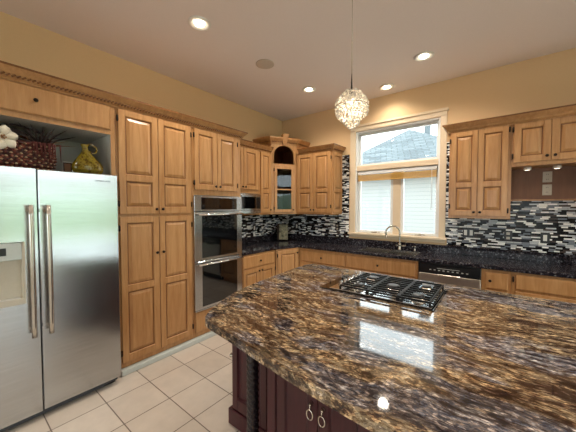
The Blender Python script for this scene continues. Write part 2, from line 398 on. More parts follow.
# raised wood blind on the lower window
bl = empty('window_blind', (-1.25, YB+.02, 1.93), 0, 'raised golden wood slat blind bunched under the transom bar of the kitchen window', 'blind')
MB().box(-.555, .56, -.012, .03, .10, .135).build('headrail', 'vinyl', bl, bevel=.003)
mb = MB()
for k in range(6): mb.box(-.55, .555, -.018, .030, .016+k*.0125, .016+k*.0125+.008)
M['slat'] = wood('golden_slat_wood', 'EBC070', 'CF9A42', (1, 9, 9))
mb.build('slat_stack', 'slat', bl)
MB().box(-.55, .555, -.018, .030, -.004, .012).build('bottom_rail', 'slat', bl, bevel=.003)
MB().tube([(.50, -.022, .11), (.503, -.024, -.2), (.50, -.022, -.42)], .0025, 6).ball((.50, -.022, -.43), .008).build('pull_cord', 'vinyl', bl)

# patio door (seen in the fridge) and unseen rear windows, added to let in daylight
pd = MB(); bars(pd, .3, 3.7, .04, .09, .0, 2.13, .06)
pd.box(.3, 3.7, -.02, .14, 2.13, 2.33); bars(pd, .3, 3.7, .04, .09, 2.33, 2.9, .05)
pd.v = [(XR+y, x, z) for x, y, z in pd.v]
dr = pd.build('door_1', 'vinyl', kind='structure')
for z0, z1 in ((.06, 2.07), (2.38, 2.85)): MB().box(XR+.06, XR+.066, .36, 3.64, z0, z1).build('pane', 'glass', dr)
rw = MB()
for i in range(3): bars(rw, RX0+i*3.6/3, RX0+(i+1)*3.6/3, YF-.1, YF-.05, RZ0, RZ1, .05)
rw2 = rw.build('window_added_rear', 'vinyl', kind='structure')
for i in range(3): MB().box(RX0+i*3.6/3+.04, RX0+(i+1)*3.6/3-.04, YF-.08, YF-.074, RZ0+.04, RZ1-.04).build('pane', 'glass', rw2)

# outdoors
struct(MB().box(-60, 9, -60, 60, -.35, -.25), 'ground', 'paving')
struct(MB().box(9, 60, -60, 60, -.33, -.2), 'ground', 'grass')
struct(MB().box(XR+.15, 9, -5, 6, -.25, -.06), 'patio_floor', 'paving')
random.seed(3)
hb = MB()
for i in range(60):
    hb.ball((20+random.uniform(-.6, .6), -14+i*.5, 1.0+random.uniform(-.3, .6)), random.uniform(1.3, 1.8), 10, 7)
tag(hb.build('hedge', 'leaf'), 'pale green hedge line outside the patio door', 'hedge')

# neighbouring house beyond the kitchen window
nh = empty('house', (-2.7, 9.4, -.25), 0, 'neighbouring house with pale lap siding and grey hip roof outside the window', 'house')
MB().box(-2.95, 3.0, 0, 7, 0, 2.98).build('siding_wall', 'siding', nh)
ap = (-.64, 3.6, 5.24)
e = [(-3.35, -.4, 2.9), (3.4, -.4, 2.9), (3.4, 7.4, 2.9), (-3.35, 7.4, 2.9)]
mb = MB(); mb.add(e + [(x, y, z-.16) for x, y, z in e] + [ap], [(0,1,8),(1,2,8),(2,3,8),(3,0,8),(0,4,5,1),(1,5,6,2),(2,6,7,3),(3,7,4,0),(4,7,6,5)])
mb.build('roof', 'shingle', nh)
MB().box(.03, .25, 3.35, 3.6, 4.7, 5.32).prism([(-.07, 3.25), (.35, 3.25), (.35, 3.7), (-.07, 3.7)], 5.32, 5.38).build('roof_vent', plain('vent_metal', '59646A', .6), nh)

# ------------------------------------------------------------------ cabinet pieces (local frame: x right, y into the cabinet, z up)
def panel_front(x0, x1, z0, z1, panels, t=.02, raise_=True, rail=.055, slab=False):
    """frame and raised panels; panels = list of (z0,z1) fields inside; front at y=-t"""
    mb = MB()
    if slab:
        mb.box(x0, x1, -t, 0, z0, z1); return mb
    mb.box(x0, x0+rail, -t, 0, z0, z1).box(x1-rail, x1, -t, 0, z0, z1)
    edges = [z0] + [v for p in panels for v in p] + [z1]
    for i in range(0, len(edges), 2): mb.box(x0+rail, x1-rail, -t, 0, edges[i], edges[i+1])
    for a, c in panels:
        X0, X1 = x0+rail, x1-rail
        def ring(d, y): return [(X0+d, y, a+d), (X1-d, y, a+d), (X1-d, y, c-d), (X0+d, y, c-d)]
        if raise_: R = ring(0, -t+.001) + ring(.006, -t+.011) + ring(.012, -t+.012) + ring(min(.038, (X1-X0)*.25), -t+.002)
        else: R = ring(0, -t+.001) + ring(.006, -t+.010) + ring(.012, -t+.012) + ring(.014, -t+.012)
        fs = []
        for k in range(3):
            for q in range(4): fs.append((k*4+q, k*4+(q+1) % 4, (k+1)*4+(q+1) % 4, (k+1)*4+q))
        fs.append((12, 13, 14, 15)); mb.add(R, fs)
        mb.box(X0, X1, -t+.013, 0, a, c)
    return mb
def groove(x0, x1, z0, z1, panels, parent, rail=.055, t=.02):
    """the darker glaze line that runs round each raised panel"""
    mb = MB()
    for a, c in panels:
        bars(mb, x0+rail+.004, x1-rail-.004, -t+.0085, -t+.0125, a+.004, c-.004, .008)
    return mb.build('panel_glaze', 'maple_edge', parent)
def knob(parent, x, z, y=-.02, r=.014):
    return MB().lathe([(.006, 0), (.006, .012), (r, .017), (r, .023), (r*.6, .028), (0, .029)], 12, T(x, y, z) @ RX(PI/2)).build('knob', 'bronze', parent)
def hinge(parent, x, z, y=-.012):
    return MB().lathe([(.006, -.028), (.006, .028)], 8, T(x, y-.008, z)).box(x-.007, x+.007, y-.012, y, z-.022, z+.022).build('hinge', 'bronze', parent)
def door(parent, x0, x1, z0, z1, panels, knob_at=None, hinges=(), mat='maple', rail=.055, name='door'):
    d = panel_front(x0, x1, z0, z1, panels, rail=rail).build(name, mat, parent, bevel=.0025)
    if mat == 'maple': groove(x0, x1, z0, z1, panels, d, rail)
    if knob_at: knob(d, *knob_at)
    for h in hinges: hinge(d, *h)
    return d
def drawer(parent, x0, x1, z0, z1, kn=True, mat='maple', knx=None):
    mb = MB(); mb.box(x0, x1, -.012, 0, z0, z1)
    R = [(x0, -.012, z0), (x1, -.012, z0), (x1, -.012, z1), (x0, -.012, z1)] + [(x0+.008, -.02, z0+.008), (x1-.008, -.02, z0+.008), (x1-.008, -.02, z1-.008), (x0+.008, -.02, z1-.008)]
    mb.add(R, [(0,1,5,4),(1,2,6,5),(2,3,7,6),(3,0,4,7),(4,5,6,7)])
    d = mb.build('drawer' if kn else 'drawer_front', mat, parent)
    if kn: knob(d, (x0+x1)/2 if knx is None else knx, (z0+z1)/2)
    return d
LW = math.radians(90)     # rotation of a cabinet on the left wall
FX = -2.68                # tall cabinet face

# ---- refrigerator surround cabinet
c = empty('refrigerator_cabinet', (FX, 0, 0), LW, 'maple cabinet surround above the refrigerator with an open display niche', 'cabinet')
D = -XL + FX - .004       # depth to wall
mb = MB(); mb.box(.935, .956, 0, D, 0, 2.40).box(-.05, -.025, 0, D, 0, 2.40).box(-.025, .935, 0, D, 2.17, 2.40)
mb.build('body', 'maple', c)
mb = MB(); mb.box(.922, .956, -.004, 0.0, 1.80, 2.40).box(-.025, .922, -.004, 0, 2.145, 2.175).box(-.05, -.025, -.004, 0, 0, 2.40)
mb.build('face_frame', 'maple', c)
mb = MB(); mb.box(-.025, .93, .02, D-.01, 2.155, 2.17).box(.925, .935, .02, D-.01, 1.80, 2.155).box(-.025, .925, D-.02, D-.006, 1.80, 2.155)
mb.build('niche_lining', 'laminate', c)
drawer(c, -.02, .915, 2.185, 2.385, True, knx=.44)

# ---- pantry
c = empty('pantry_cabinet', (FX, .96, 0), LW, 'tall maple pantry cabinet with four panelled doors beside the refrigerator', 'cabinet')
MB().box(0, .745, 0, D, .055, 2.41).build('body', 'maple', c)
for k, (a, bb) in enumerate(((.018, .366), (.372, .722))):
    kx = bb-.028 if k == 0 else a+.028; hx = a-.006 if k == 0 else bb+.006
    door(c, a, bb, 1.455, 2.385, [(1.52, 1.755), (1.815, 2.33)], (kx, 1.50), [(hx, 1.55), (hx, 2.30)])
    door(c, a, bb, .105, 1.43, [(.17, .745), (.805, 1.375)], (kx, 1.075), [(hx, .20), (hx, 1.33)])
# continuous toe kick strip
t = empty('toe_kick', (FX, 0, 0), LW, 'pale toe kick strip along the floor under the pantry and oven cabinets', 'trim')
mb = MB(); mb.prism([(.96, -.045), (2.38, -.045), (2.408, -.03), (2.408, .04), (.96, .04)], 0.001, .05).build('kick_board', 'toe', t, bevel=.008, seg=2)

# ---- oven tower
c = empty('oven_cabinet', (FX, 1.708, 0), LW, 'tall maple cabinet housing the built-in double oven', 'cabinet')
mb = MB(); mb.box(0, .018, 0, D, .055, 2.41).box(.684, .702, 0, D, .055, 2.41).box(.018, .684, 0, D, 1.655, 2.41).box(.018, .684, 0, D, .055, .345).box(.018, .684, D-.02, D, .345, 1.655)
mb.build('body', 'maple', c)
for k, (a, bb) in enumerate(((.022, .322), (.328, .632))):
    kx = bb-.028 if k == 0 else a+.028; hx = a-.006 if k == 0 else bb+.006
    door(c, a, bb, 1.715, 2.385, [(1.775, 2.33)], (kx, 1.76), [(hx, 1.79), (hx, 2.31)])
drawer(c, .022, .680, .11, .335, False)
ov = empty('double_oven', (FX, 1.708, 0), LW, 'stainless built-in double wall oven with black glass doors', 'oven')
MB().box(.022, .680, .0, .52, .35, 1.65).build('body', 'panelgrey', ov)
mb = MB(); mb.box(.006, .095, -.03, 0, 1.475, 1.645).box(.612, .696, -.03, 0, 1.475, 1.645).box(.095, .612, -.03, 0, 1.475, 1.492).box(.095, .612, -.03, 0, 1.625, 1.645)
cp = mb.build('control_panel', 'steel', ov, bevel=.002); MB().box(.095, .612, -.031, -.005, 1.492, 1.625).build('control_glass', 'blackgl', cp)
for z0, z1 in ((.915, 1.465), (.36, .905)):
    mb = MB(); mb.box(.006, .10, -.032, 0, z0, z1).box(.612, .696, -.032, 0, z0, z1).box(.10, .612, -.032, 0, z0, z0+.03).box(.10, .612, -.032, 0, z1-.03, z1)
    d = mb.build('oven_door', 'steel', ov, bevel=.002)
    MB().box(.10, .612, -.033, -.005, z0+.03, z1-.03).build('oven_window', 'blackgl', d)
    h = MB().tube([(.03, -.075, z1-.03), (.675, -.075, z1-.03)], .012, 12)
    for x in (.06, .645): h.tube([(x, -.03, z1-.03), (x, -.075, z1-.03)], .009, 8)
    h.build('handle', 'chrome', d)
MB().box(.006, .696, -.03, 0, .345, .357).build('trim_strip', 'steel', ov)

# ---- refrigerator
fr = empty('refrigerator', (-2.55, 0, 0), LW, 'stainless side-by-side refrigerator with water dispenser in the freezer door', 'refrigerator')
MB().box(.003, .922, .07, .76, .05, 1.775).build('body', 'panelgrey', fr)
def fdoor(x0, x1, cut=None):
    mb = MB()
    y0 = 0; y1 = .062; z0, z1 = .065, 1.785
    if not cut: mb.box(x0, x1, y0, y1, z0, z1)
    else:
        a, bb, c0, c1 = cut
        mb.box(x0, a, y0, y1, z0, z1).box(bb, x1, y0, y1, z0, z1).box(a, bb, y0, y1, z0, c0).box(a, bb, y0, y1, c1, z1)
    return mb
d = fdoor(.0, .412, (.075, .345, .86, 1.285)).build('freezer_door', 'steel', fr)
dp = MB().box(.075, .345, .05, .061, .86, 1.285).box(.075, .09, .0, .05, .86, 1.285).box(.33, .345, .0, .05, .86, 1.285).box(.09, .33, .0, .05, .86, .90)
dp = dp.build('dispenser', 'plate', d)
MB().box(.09, .33, -.004, .045, 1.165, 1.28).build('dispenser_panel', 'toe', dp, bevel=.004)
def handle(x, s):
    mb = MB(); z0, z1 = .63, 1.535
    pts = [(x, -.062 - .006*math.sin(PI*i/12), z0+(z1-z0)*i/12) for i in range(13)]
    mb.tube(pts, .0145, 12)
    for z in (z0+.04, z1-.04): mb.tube([(x, 0, z), (x, -.062, z)], .011, 10)
    return mb
handle(.372, 1).build('handle', 'nickel', d)
MB().box(.20, .255, -.006, -.003, 1.20, 1.25).build('dispenser_display', 'black', dp)
MB().box(.10, .32, .005, .05, .90, .905).build('drip_tray', 'laminate', dp)
d2 = fdoor(.420, .925).build('refrigerator_door', 'steel', fr, bevel=.006)
handle(.462, 1).build('handle', 'nickel', d2)
cu = bpy.data.curves.new('badge', 'FONT'); cu.body = 'JENN-AIR'; cu.size = .021; cu.extrude = .0006; cu.space_character = 1.25
tmp = bpy.data.objects.new('badge', cu); COL.objects.link(tmp)
me = bpy.data.meshes.new_from_object(tmp.evaluated_get(bpy.context.evaluated_depsgraph_get())); bpy.data.objects.remove(tmp)
bo = bpy.data.objects.new('badge_lettering', me); COL.objects.link(bo); bo.parent = d2; bo.location = (.765, -.0012, 1.722); bo.rotation_euler = (PI/2, 0, 0); me.materials.append(M['panelgrey'])
MB().box(.413, .419, .01, .07, .07, 1.78).build('door_gasket', 'black', fr)
mb = MB().box(.01, .80, .03, .07, .022, .06)
mb.prism([(.80, .03), (.905, .04), (.92, .07), (.80, .07)], .03, .062)
g = mb.build('base_grille', 'panelgrey', fr, bevel=.004)
MB().box(.03, .9, .07, .7, .001, .05).build('roller_base', 'black', fr)

# ---- crown moulding: swept profile with a carved rope row
PROF = [(0, 0), (.010, 0), (.010, .012), (.024, .020), (.030, .034), (.030, .040), (.044, .052), (.060, .070), (.068, .078), (.068, .092), (0, .092)]
def sweep(mb, path, prof, z0, close=False):
    """path: xy points of the face line, room side on the right-hand normal"""
    P = [Vector((x, y)) for x, y in path]; n = len(P); rows = []
    for i, p in enumerate(P):
        ds = []
        if i > 0: ds.append((P[i]-P[i-1]).normalized())
        if i < n-1: ds.append((P[i+1]-P[i]).normalized())
        ns = [Vector((d.y, -d.x)) for d in ds]
        if len(ns) == 2:
            m = (ns[0]+ns[1]); m = m / m.length; m = m / max(.35, m.dot(ns[0]))
        else: m = ns[0]
        rows.append([(p.x+m.x*o, p.y+m.y*o, z0+z) for o, z in prof])
    k = len(prof); vs = [v for r in rows for v in r]; fs = []
    for i in range(n-1):
        for q in range(k): fs.append((i*k+q, i*k+(q+1) % k, (i+1)*k+(q+1) % k, (i+1)*k+q))
    fs += [tuple(range(k)), tuple((n-1)*k+q for q in range(k))[::-1]]
    mb.add(vs, fs)
def rope(mb, path, off, z, step=.026, r=.0085):
    for (x0, y0), (x1, y1) in zip(path, path[1:]):
        d = Vector((x1-x0, y1-y0)); L = d.length
        if L < .05: continue
        d.normalize(); nrm = Vector((d.y, -d.x)); k = int(L/step)
        for i in range(k):
            p = Vector((x0, y0)) + d*(i+.5)*L/k + nrm*off
            a = Vector((p.x-d.x*.010, p.y-d.y*.010, z-.008)); c2 = Vector((p.x+d.x*.010, p.y+d.y*.010, z+.008))
            mb.tube([a, c2], r*.75, 5)
def crown(name, path, z0, label, r=True, prof=PROF):
    o = MB(); sweep(o, path, prof, z0); c = o.build(name, 'maple', None)
    tag(c, label, 'molding')
    if r:
        rp = MB(); rope(rp, path, .031, z0+.028); rp.build('rope_carving', 'maple_edge', c)
    gl = MB(); sweep(gl, path, [(.005, .0), (.0695, .0925), (.0695, .079), (.067, .078), (.0, .078)][1:4] + [(.060, .0925)], z0); gl.build('glaze_line', 'maple_edge', c)
    return c
G = .004
crown('crown_molding', [(FX, -.05), (FX, 2.412), (XL+G, 2.412)], 2.39, 'maple crown molding with rope carving along the tall cabinets on the left wall')
# the path above runs +Y with the room on its right-hand side
UX = -2.98
crown('crown_molding', [(UX, 2.50), (UX, 3.335)], 2.39, 'short maple crown molding over the microwave cabinet')

# ---- microwave cabinet and narrow cabinet on the left wall
UD = -XL+UX-G
c = empty('microwave_cabinet', (UX, 2.414, 0), LW, 'short maple wall cabinet with two doors above the microwave', 'cabinet')
mb = MB().box(0, .643, 0, UD, 1.725, 2.41).box(0, .016, 0, UD, 1.40, 1.725).box(.627, .643, 0, UD, 1.40, 1.725).box(.016, .627, 0, UD, 1.40, 1.418)
mb.build('body', 'maple', c)
door(c, .012, .312, 1.78, 2.385, [(1.84, 2.33)], (.287, 1.815), [])
door(c, .318, .614, 1.78, 2.385, [(1.84, 2.33)], (.344, 1.815), [])
mw = empty('microwave', (UX, 2.466, 1.42), LW, 'stainless microwave with dark glass door tucked beside the wall oven', 'microwave')
MB().box(.022, .583, -.04, UD-.01, 0.002, .295).build('case', 'steel', mw)
d = MB().box(.03, .575, -.062, -.04, .055, .285); d = d.build('microwave_door', 'steel', mw, bevel=.004)
MB().box(.05, .47, -.0635, -.05, .075, .25).build('door_window', 'blackgl', d)
MB().box(.48, .56, -.0635, -.05, .075, .25).build('keypad', 'black', d)
MB().box(.03, .575, -.062, -.04, .004, .05).build('vent_strip', 'steel', mw, bevel=.003)
MB().tube([(.05, -.085, .272), (.55, -.085, .272)], .007, 8).tube([(.07, -.06, .272), (.07, -.085, .272)], .005, 6).tube([(.53, -.06, .272), (.53, -.085, .272)], .005, 6).build('handle', 'chrome', mw)
c = empty('upper_cabinet', (UX, 3.06, 0), LW, 'narrow single-door maple wall cabinet between the microwave and the corner cabinet', 'cabinet')
MB().box(0, .285, 0, UD, 1.40, 2.41).build('body', 'maple', c)
door(c, .03, .262, 1.43, 2.385, [(1.49, 1.74), (1.80, 2.33)], (.238, 1.475), [], rail=.05)

# ---- diagonal corner cabinet with arch, glass door and broken pediment
P0 = Vector((UX, 3.347)); P1 = Vector((-2.765, 3.75)); dv = P1-P0; ang = math.atan2(dv.y, dv.x); WD = dv.length
c = empty('corner_cabinet', (P0.x, P0.y, 0), ang, 'diagonal corner maple cabinet with open arch over a glass door', 'cabinet')
inv = (Matrix.Translation((P0.x, P0.y, 0)) @ Matrix.Rotation(ang, 4, 'Z')).inverted()
def L2(x, y): v = inv @ Vector((x, y, 0)); return (v.x, v.y)
cx = WD/2; hw = .178; ZT = 2.575
ff = MB(); spring, top = 2.37, 2.37+hw*.92
ff.box(0, cx-hw, 0, .02, 1.40, ZT).box(cx+hw, WD, 0, .02, 1.40, ZT).box(cx-hw, cx+hw, 0, .02, 1.40, 1.428).box(cx-hw, cx+hw, 0, .02, 2.205, 2.235)
N = 16
for i in range(N):
    a0, a1 = PI-PI*i/N, PI-PI*(i+1)/N
    x0, z0, x1, z1 = cx+hw*math.cos(a0), spring+hw*.92*math.sin(a0), cx+hw*math.cos(a1), spring+hw*.92*math.sin(a1)
    vs = [(x0, 0, z0), (x1, 0, z1), (x1, 0, ZT), (x0, 0, ZT), (x0, .02, z0), (x1, .02, z1), (x1, .02, ZT), (x0, .02, ZT)]
    ff.add(vs, [(0,1,2,3),(7,6,5,4),(0,4,5,1),(1,5,6,2),(2,6,7,3),(3,7,4,0)])
ff.build('face_frame', 'maple', c)
aw = MB(); pts = [(cx+(hw+.012)*math.cos(PI*i/20), -.004, spring+(hw*.92+.012)*math.sin(PI*i/20)) for i in range(21)]
aw.tube([(cx+hw+.012, -.004, 2.235)] + pts + [(cx-hw-.012, -.004, 2.235)], .010, 6); aw.build('arch_trim', 'maple', c)
shell = MB()
outl = [(P0.x, P0.y), (XL+G, P0.y), (XL+G, YB-G), (P1.x, YB-G), (P1.x, P1.y)]
t_ = .014
for (a, b2) in zip(outl, outl[1:]):
    A, B = Vector(L2(*a)), Vector(L2(*b2)); d_ = (B-A).normalized(); n_ = Vector((d_.y, -d_.x))   # into the cabinet
    q = [A, B, B+n_*t_, A+n_*t_]
    shell.prism([(p.x, p.y) for p in q], 1.40, ZT)
shell.build('body', 'maple', c)
def inner(z0, z1):
    ins = [(P0.x-.02, P0.y+.016), (XL+.022, P0.y+.016), (XL+.022, YB-.022), (P1.x-.016, YB-.022), (P1.x-.016, P1.y+.02), ]
    pl = [L2(*p) for p in ins]; pl = [(x, max(y, .024)) for x, y in pl]
    return MB().prism(pl, z0, z1)
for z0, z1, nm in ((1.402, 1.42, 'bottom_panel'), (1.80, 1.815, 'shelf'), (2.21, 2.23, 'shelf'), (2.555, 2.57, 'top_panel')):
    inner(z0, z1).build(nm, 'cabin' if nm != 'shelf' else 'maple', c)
# interior back lining
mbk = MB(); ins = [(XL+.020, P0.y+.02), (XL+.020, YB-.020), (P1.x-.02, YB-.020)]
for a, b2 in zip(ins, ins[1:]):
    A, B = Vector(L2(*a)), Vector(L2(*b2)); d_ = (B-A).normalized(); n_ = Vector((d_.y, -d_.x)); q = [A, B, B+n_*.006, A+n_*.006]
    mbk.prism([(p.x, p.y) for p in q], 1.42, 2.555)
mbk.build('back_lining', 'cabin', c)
dmb = MB(); bars(dmb, cx-hw+.0, cx+hw-.0, -.02, 0, 1.432, 2.20, .05); dmb.box(cx-hw+.05, cx+hw-.05, -.016, -.002, 1.80, 1.822)
d = dmb.build('door', 'maple', c, bevel=.003)
MB().box(cx-hw+.05, cx+hw-.05, -.010, -.006, 1.48, 2.15).build('door_glass', 'cabglass', d)
knob(d, cx+hw-.022, 1.475); hinge(d, cx-hw-.004, 1.50); hinge(d, cx-hw-.004, 2.13)
# cornice in two curved pieces with a keystone between
def cornice(a, b2, end):
    """flared cornice strip from local point a to b2 on the face plus its return"""
    mb = MB(); PR = [(0, 0), (.012, .0), (.02, .02), (.035, .05), (.06, .085), (.075, .10), (.075, .122), (0, .122)]
    return PR
PR = [(0, 0), (.012, .0), (.018, .02), (.030, .045), (.055, .075), (.070, .09), (.070, .112), (0, .112)]
Lw = [L2(XL+G, P0.y), (0, 0), (cx-.045, 0)]
Rw = [(cx+.045, 0), (WD, 0), L2(P1.x, YB-G)]
for pth in (Lw, Rw):
    mb = MB(); sweep(mb, pth, PR, 2.548); q = mb.build('cornice', 'maple', c)
    rp = MB(); rope(rp, pth, .034, 2.548+.04); rp.build('rope_carving', 'maple_edge', q)
MB().add([(cx-.030, -.025, 2.535), (cx+.030, -.025, 2.535), (cx+.055, -.095, 2.715), (cx-.055, -.095, 2.715), (cx-.030, .02, 2.535), (cx+.030, .02, 2.535), (cx+.055, .02, 2.715), (cx-.055, .02, 2.715)],
         [(0,1,2,3),(7,6,5,4),(0,4,5,1),(1,5,6,2),(2,6,7,3),(3,7,4,0)]).build('keystone', 'maple', c, bevel=.004)

# ---- wall cabinet left of the window
BD = YB-3.75-G
c = empty('upper_cabinet', (-2.76, 3.75, 0), 0, 'two-door maple wall cabinet left of the window', 'cabinet')
MB().box(0, .685, 0, BD, 1.40, 2.41).build('body', 'maple', c)
door(c, .022, .336, 1.43, 2.385, [(1.49, 1.755), (1.81, 2.33)], (.31, 1.475), [])
door(c, .342, .662, 1.43, 2.385, [(1.49, 1.755), (1.81, 2.33)], (.368, 1.475), [(.670, 1.53), (.670, 2.29)])
sp = panel_front(.03, BD-.01, 1.43, 2.385, [(1.49, 1.755), (1.81, 2.33)], t=.010, rail=.05)
o = sp.build('side_panel', 'maple', c); o.location = (.685, 0, 0); o.rotation_euler = (0, 0, PI/2)
# fix handedness: side panel faces +x
crown('crown_molding', [(-2.70, 3.75), (-2.075, 3.75), (-2.075, YB-G)], 2.39, 'maple crown molding on top of the cabinet left of the window')

# ---- wall cabinets right of the window
c = empty('upper_cabinet', (-.505, 3.75, 0), 0, 'tall two-door maple wall cabinet just right of the window', 'cabinet')
MB().box(0, .575, 0, BD, 1.39, 2.41).build('body', 'maple', c)
door(c, .022, .278, 1.42, 2.385, [(1.48, 1.745), (1.80, 2.33)], (.252, 1.462), [(.012, 1.53), (.012, 2.29)], rail=.05)
door(c, .284, .545, 1.42, 2.385, [(1.48, 1.745), (1.80, 2.33)], (.31, 1.462), [(.553, 1.48), (.553, 2.34)], rail=.05)
c = empty('hutch_cabinet', (.072, 3.75, 0), 0, 'short two-door maple wall cabinet over a brown recess with outlets', 'cabinet')
MB().box(0, .61, 0, BD, 1.945, 2.41).build('body', 'maple', c)
door(c, .014, .294, 1.985, 2.385, [(2.045, 2.33)], (.268, 2.03), [(.004, 2.05), (.004, 2.33)])
door(c, .300, .585, 1.985, 2.385, [(2.045, 2.33)], (.326, 2.03), [])
MB().box(0.002, .606, BD-.022, BD-.002, 1.605, 1.945).build('recess_back', 'brownpanel', c)
MB().box(0.002, .606, BD-.034, BD-.001, 1.588, 1.605).build('recess_ledge', 'maple', c)
c = empty('upper_cabinet', (.684, 3.75, 0), 0, 'maple wall cabinet at the far right end beyond the recess', 'cabinet')
MB().box(0, .6, 0, BD, 1.39, 2.41).build('body', 'maple', c)
door(c, .02, .295, 1.42, 2.385, [(1.48, 1.745), (1.80, 2.33)], (.27, 1.462), []); door(c, .301, .58, 1.42, 2.385, [(1.48, 1.745), (1.80, 2.33)], (.326, 1.462), [])
crown('crown_molding', [(-.505, YB-G), (-.505, 3.75), (1.284, 3.75), (1.284, YB-G)], 2.39, 'maple crown molding over the cabinets right of the window', r=False)
for x, w_ in ((.205, 'left'), (.435, 'right')):
    p = empty('puck_light', (x, 3.90, 1.915), 0, 'small round under-cabinet light, the %s one of two above the brown recess' % w_, 'light', 'under-cabinet puck lights')
    MB().lathe([(.034, .028), (.034, .006), (.026, 0), (.0, 0)][::-1], 18).build('puck_housing', 'white', p)
    MB().lathe([(0, -.002), (.022, -.002), (.022, 0.0)], 16).build('puck_lens', 'puck', p)

# ------------------------------------------------------------------ backsplash
y0 = YB-.010
tag(MB().box(XL+.011, -1.945, y0, YB-.001, 1.02, 1.40).box(-2.074, -1.945, y0, YB-.001, 1.40, 2.36).build('backsplash', 'mosaic'), 'black white and grey linear glass mosaic backsplash from the corner to the window', 'backsplash')
tag(MB().box(-.56, 1.8, y0, YB-.001, 1.02, 1.39).box(-.579, -.560, y0, YB-.001, 1.117, 2.36).box(-.560, -.506, y0, YB-.001, 1.39, 2.36).box(.074, .68, y0, YB-.001, 1.39, 1.587).build('backsplash', 'mosaic'), 'black white and grey linear glass mosaic backsplash to the right of the window', 'backsplash')
tag(MB().box(XL+.001, XL+.010, 2.414, YB-.001, 1.02, 1.40).build('backsplash', 'mosaic'), 'linear glass mosaic backsplash on the left wall beside the double oven', 'backsplash')

# ------------------------------------------------------------------ perimeter counter
ctop = [(FX+.01, 2.414), (FX+.01, 3.115), (-2.545, 3.485), (1.8, 3.485), (1.8, YB-.006), (XL+.006, YB-.006), (XL+.006, 2.414)]
SX0, SX1, SY0, SY1 = -1.58, -.84, 3.60, 3.96     # sink cut-out
from mathutils.geometry import tessellate_polygon
def slab(mb, outline, holes, z0, z1):
    loops = [[Vector((x, y, 0)) for x, y in outline]] + [[Vector((x, y, 0)) for x, y in h] for h in holes]
    tris = tessellate_polygon(loops); flat = [p for l in loops for p in l]; n = len(flat)
    vs = [(p.x, p.y, z0) for p in flat] + [(p.x, p.y, z1) for p in flat]
    fs = [tuple(t) for t in tris] + [tuple(i+n for i in reversed(t)) for t in tris]
    k = 0
    for l in loops:
        m = len(l)
        for i in range(m): fs.append((k+i, k+(i+1) % m, n+k+(i+1) % m, n+k+i))
        k += m
    mb.add(vs, fs)
ct = MB(); slab(ct, ctop, [[(SX0, SY0), (SX0, SY1), (SX1, SY1), (SX1, SY0)]], .875, .915)
ct = tag(ct.build('countertop', 'granite2', bevel=.006, seg=2), 'dark speckled granite countertop running round the corner under the window', 'countertop')
up = MB().box(XL+.006, 1.8, YB-.032, YB-.011, .9155, 1.02).box(XL+.011, XL+.032, 2.414, YB-.032, .9155, 1.02)
up.build('upstand', 'granite2', ct, bevel=.003)
# sink
sk = empty('sink', (0, 0, 0), 0, 'stainless undermount sink in the dark counter below the window', 'sink')
def bowl(x0, x1):
    mb = MB(); mb.box(x0, x1, SY0+.002, SY1-.002, .70, .705)
    mb.box(x0, x0+.004, SY0+.002, SY1-.002, .705, .912).box(x1-.004, x1, SY0+.002, SY1-.002, .705, .912)
    mb.box(x0+.004, x1-.004, SY0+.002, SY0+.006, .705, .912).box(x0+.004, x1-.004, SY1-.006, SY1-.002, .705, .912)
    mb.lathe([(0, .706), (.03, .706), (.04, .708), (.042, .705)], 16, T((x0+x1)/2, (SY0+SY1)/2, 0))
    return mb
bowl(SX0+.002, -1.20).build('basin', 'nickel', sk); bowl(-1.195, SX1-.002).build('basin', 'nickel', sk)
# faucet
fa = empty('faucet', (-1.13, 4.0, .916), 0, 'brushed nickel gooseneck faucet behind the sink', 'faucet')
MB().lathe([(.030, 0), (.030, .008), (.022, .016), (.020, .07), (.024, .078), (.018, .09), (0, .092)], 16).build('faucet_body', 'nickel', fa)
pts = [(0, 0, .08)] + [(0, 0, .08+.02*i) for i in range(1, 9)]
for i in range(1, 15):
    a = PI*1.12*i/14; pts.append((-(.095-.095*math.cos(a))*.85, -(.095-.095*math.cos(a))*.55, .24+.095*math.sin(a)))
MB().tube(pts, .011, 12).tube([pts[-1], (pts[-1][0]+.004, pts[-1][1]+.002, pts[-1][2]-.035)], [.014, .012], 12).build('spout', 'nickel', fa)
MB().tube([(.015, 0, .055), (.06, -.005, .055), (.085, -.01, .062)], [.013, .012, .008], 10).tube([(.07, -.01, .06), (.085, -.015, .10), (.09, -.02, .13)], [.007, .006, .007], 8).build('lever', 'nickel', fa)
MB().tube([(-.015, 0, .055), (-.055, -.003, .055)], [.013, .014], 10).build('side_body', 'nickel', fa)
sd = empty('soap_dispenser', (-.93, 4.0, .916), 0, 'small nickel soap dispenser pump to the right of the faucet', 'soap dispenser')
MB().lathe([(.018, 0), (.018, .006), (.011, .012), (.011, .05), (.014, .055), (.014, .068), (0, .07)], 12).build('pump_body', 'nickel', sd)
MB().tube([(0, 0, .062), (-.015, -.02, .066), (-.028, -.04, .060)], .005, 8).build('nozzle', 'nickel', sd)

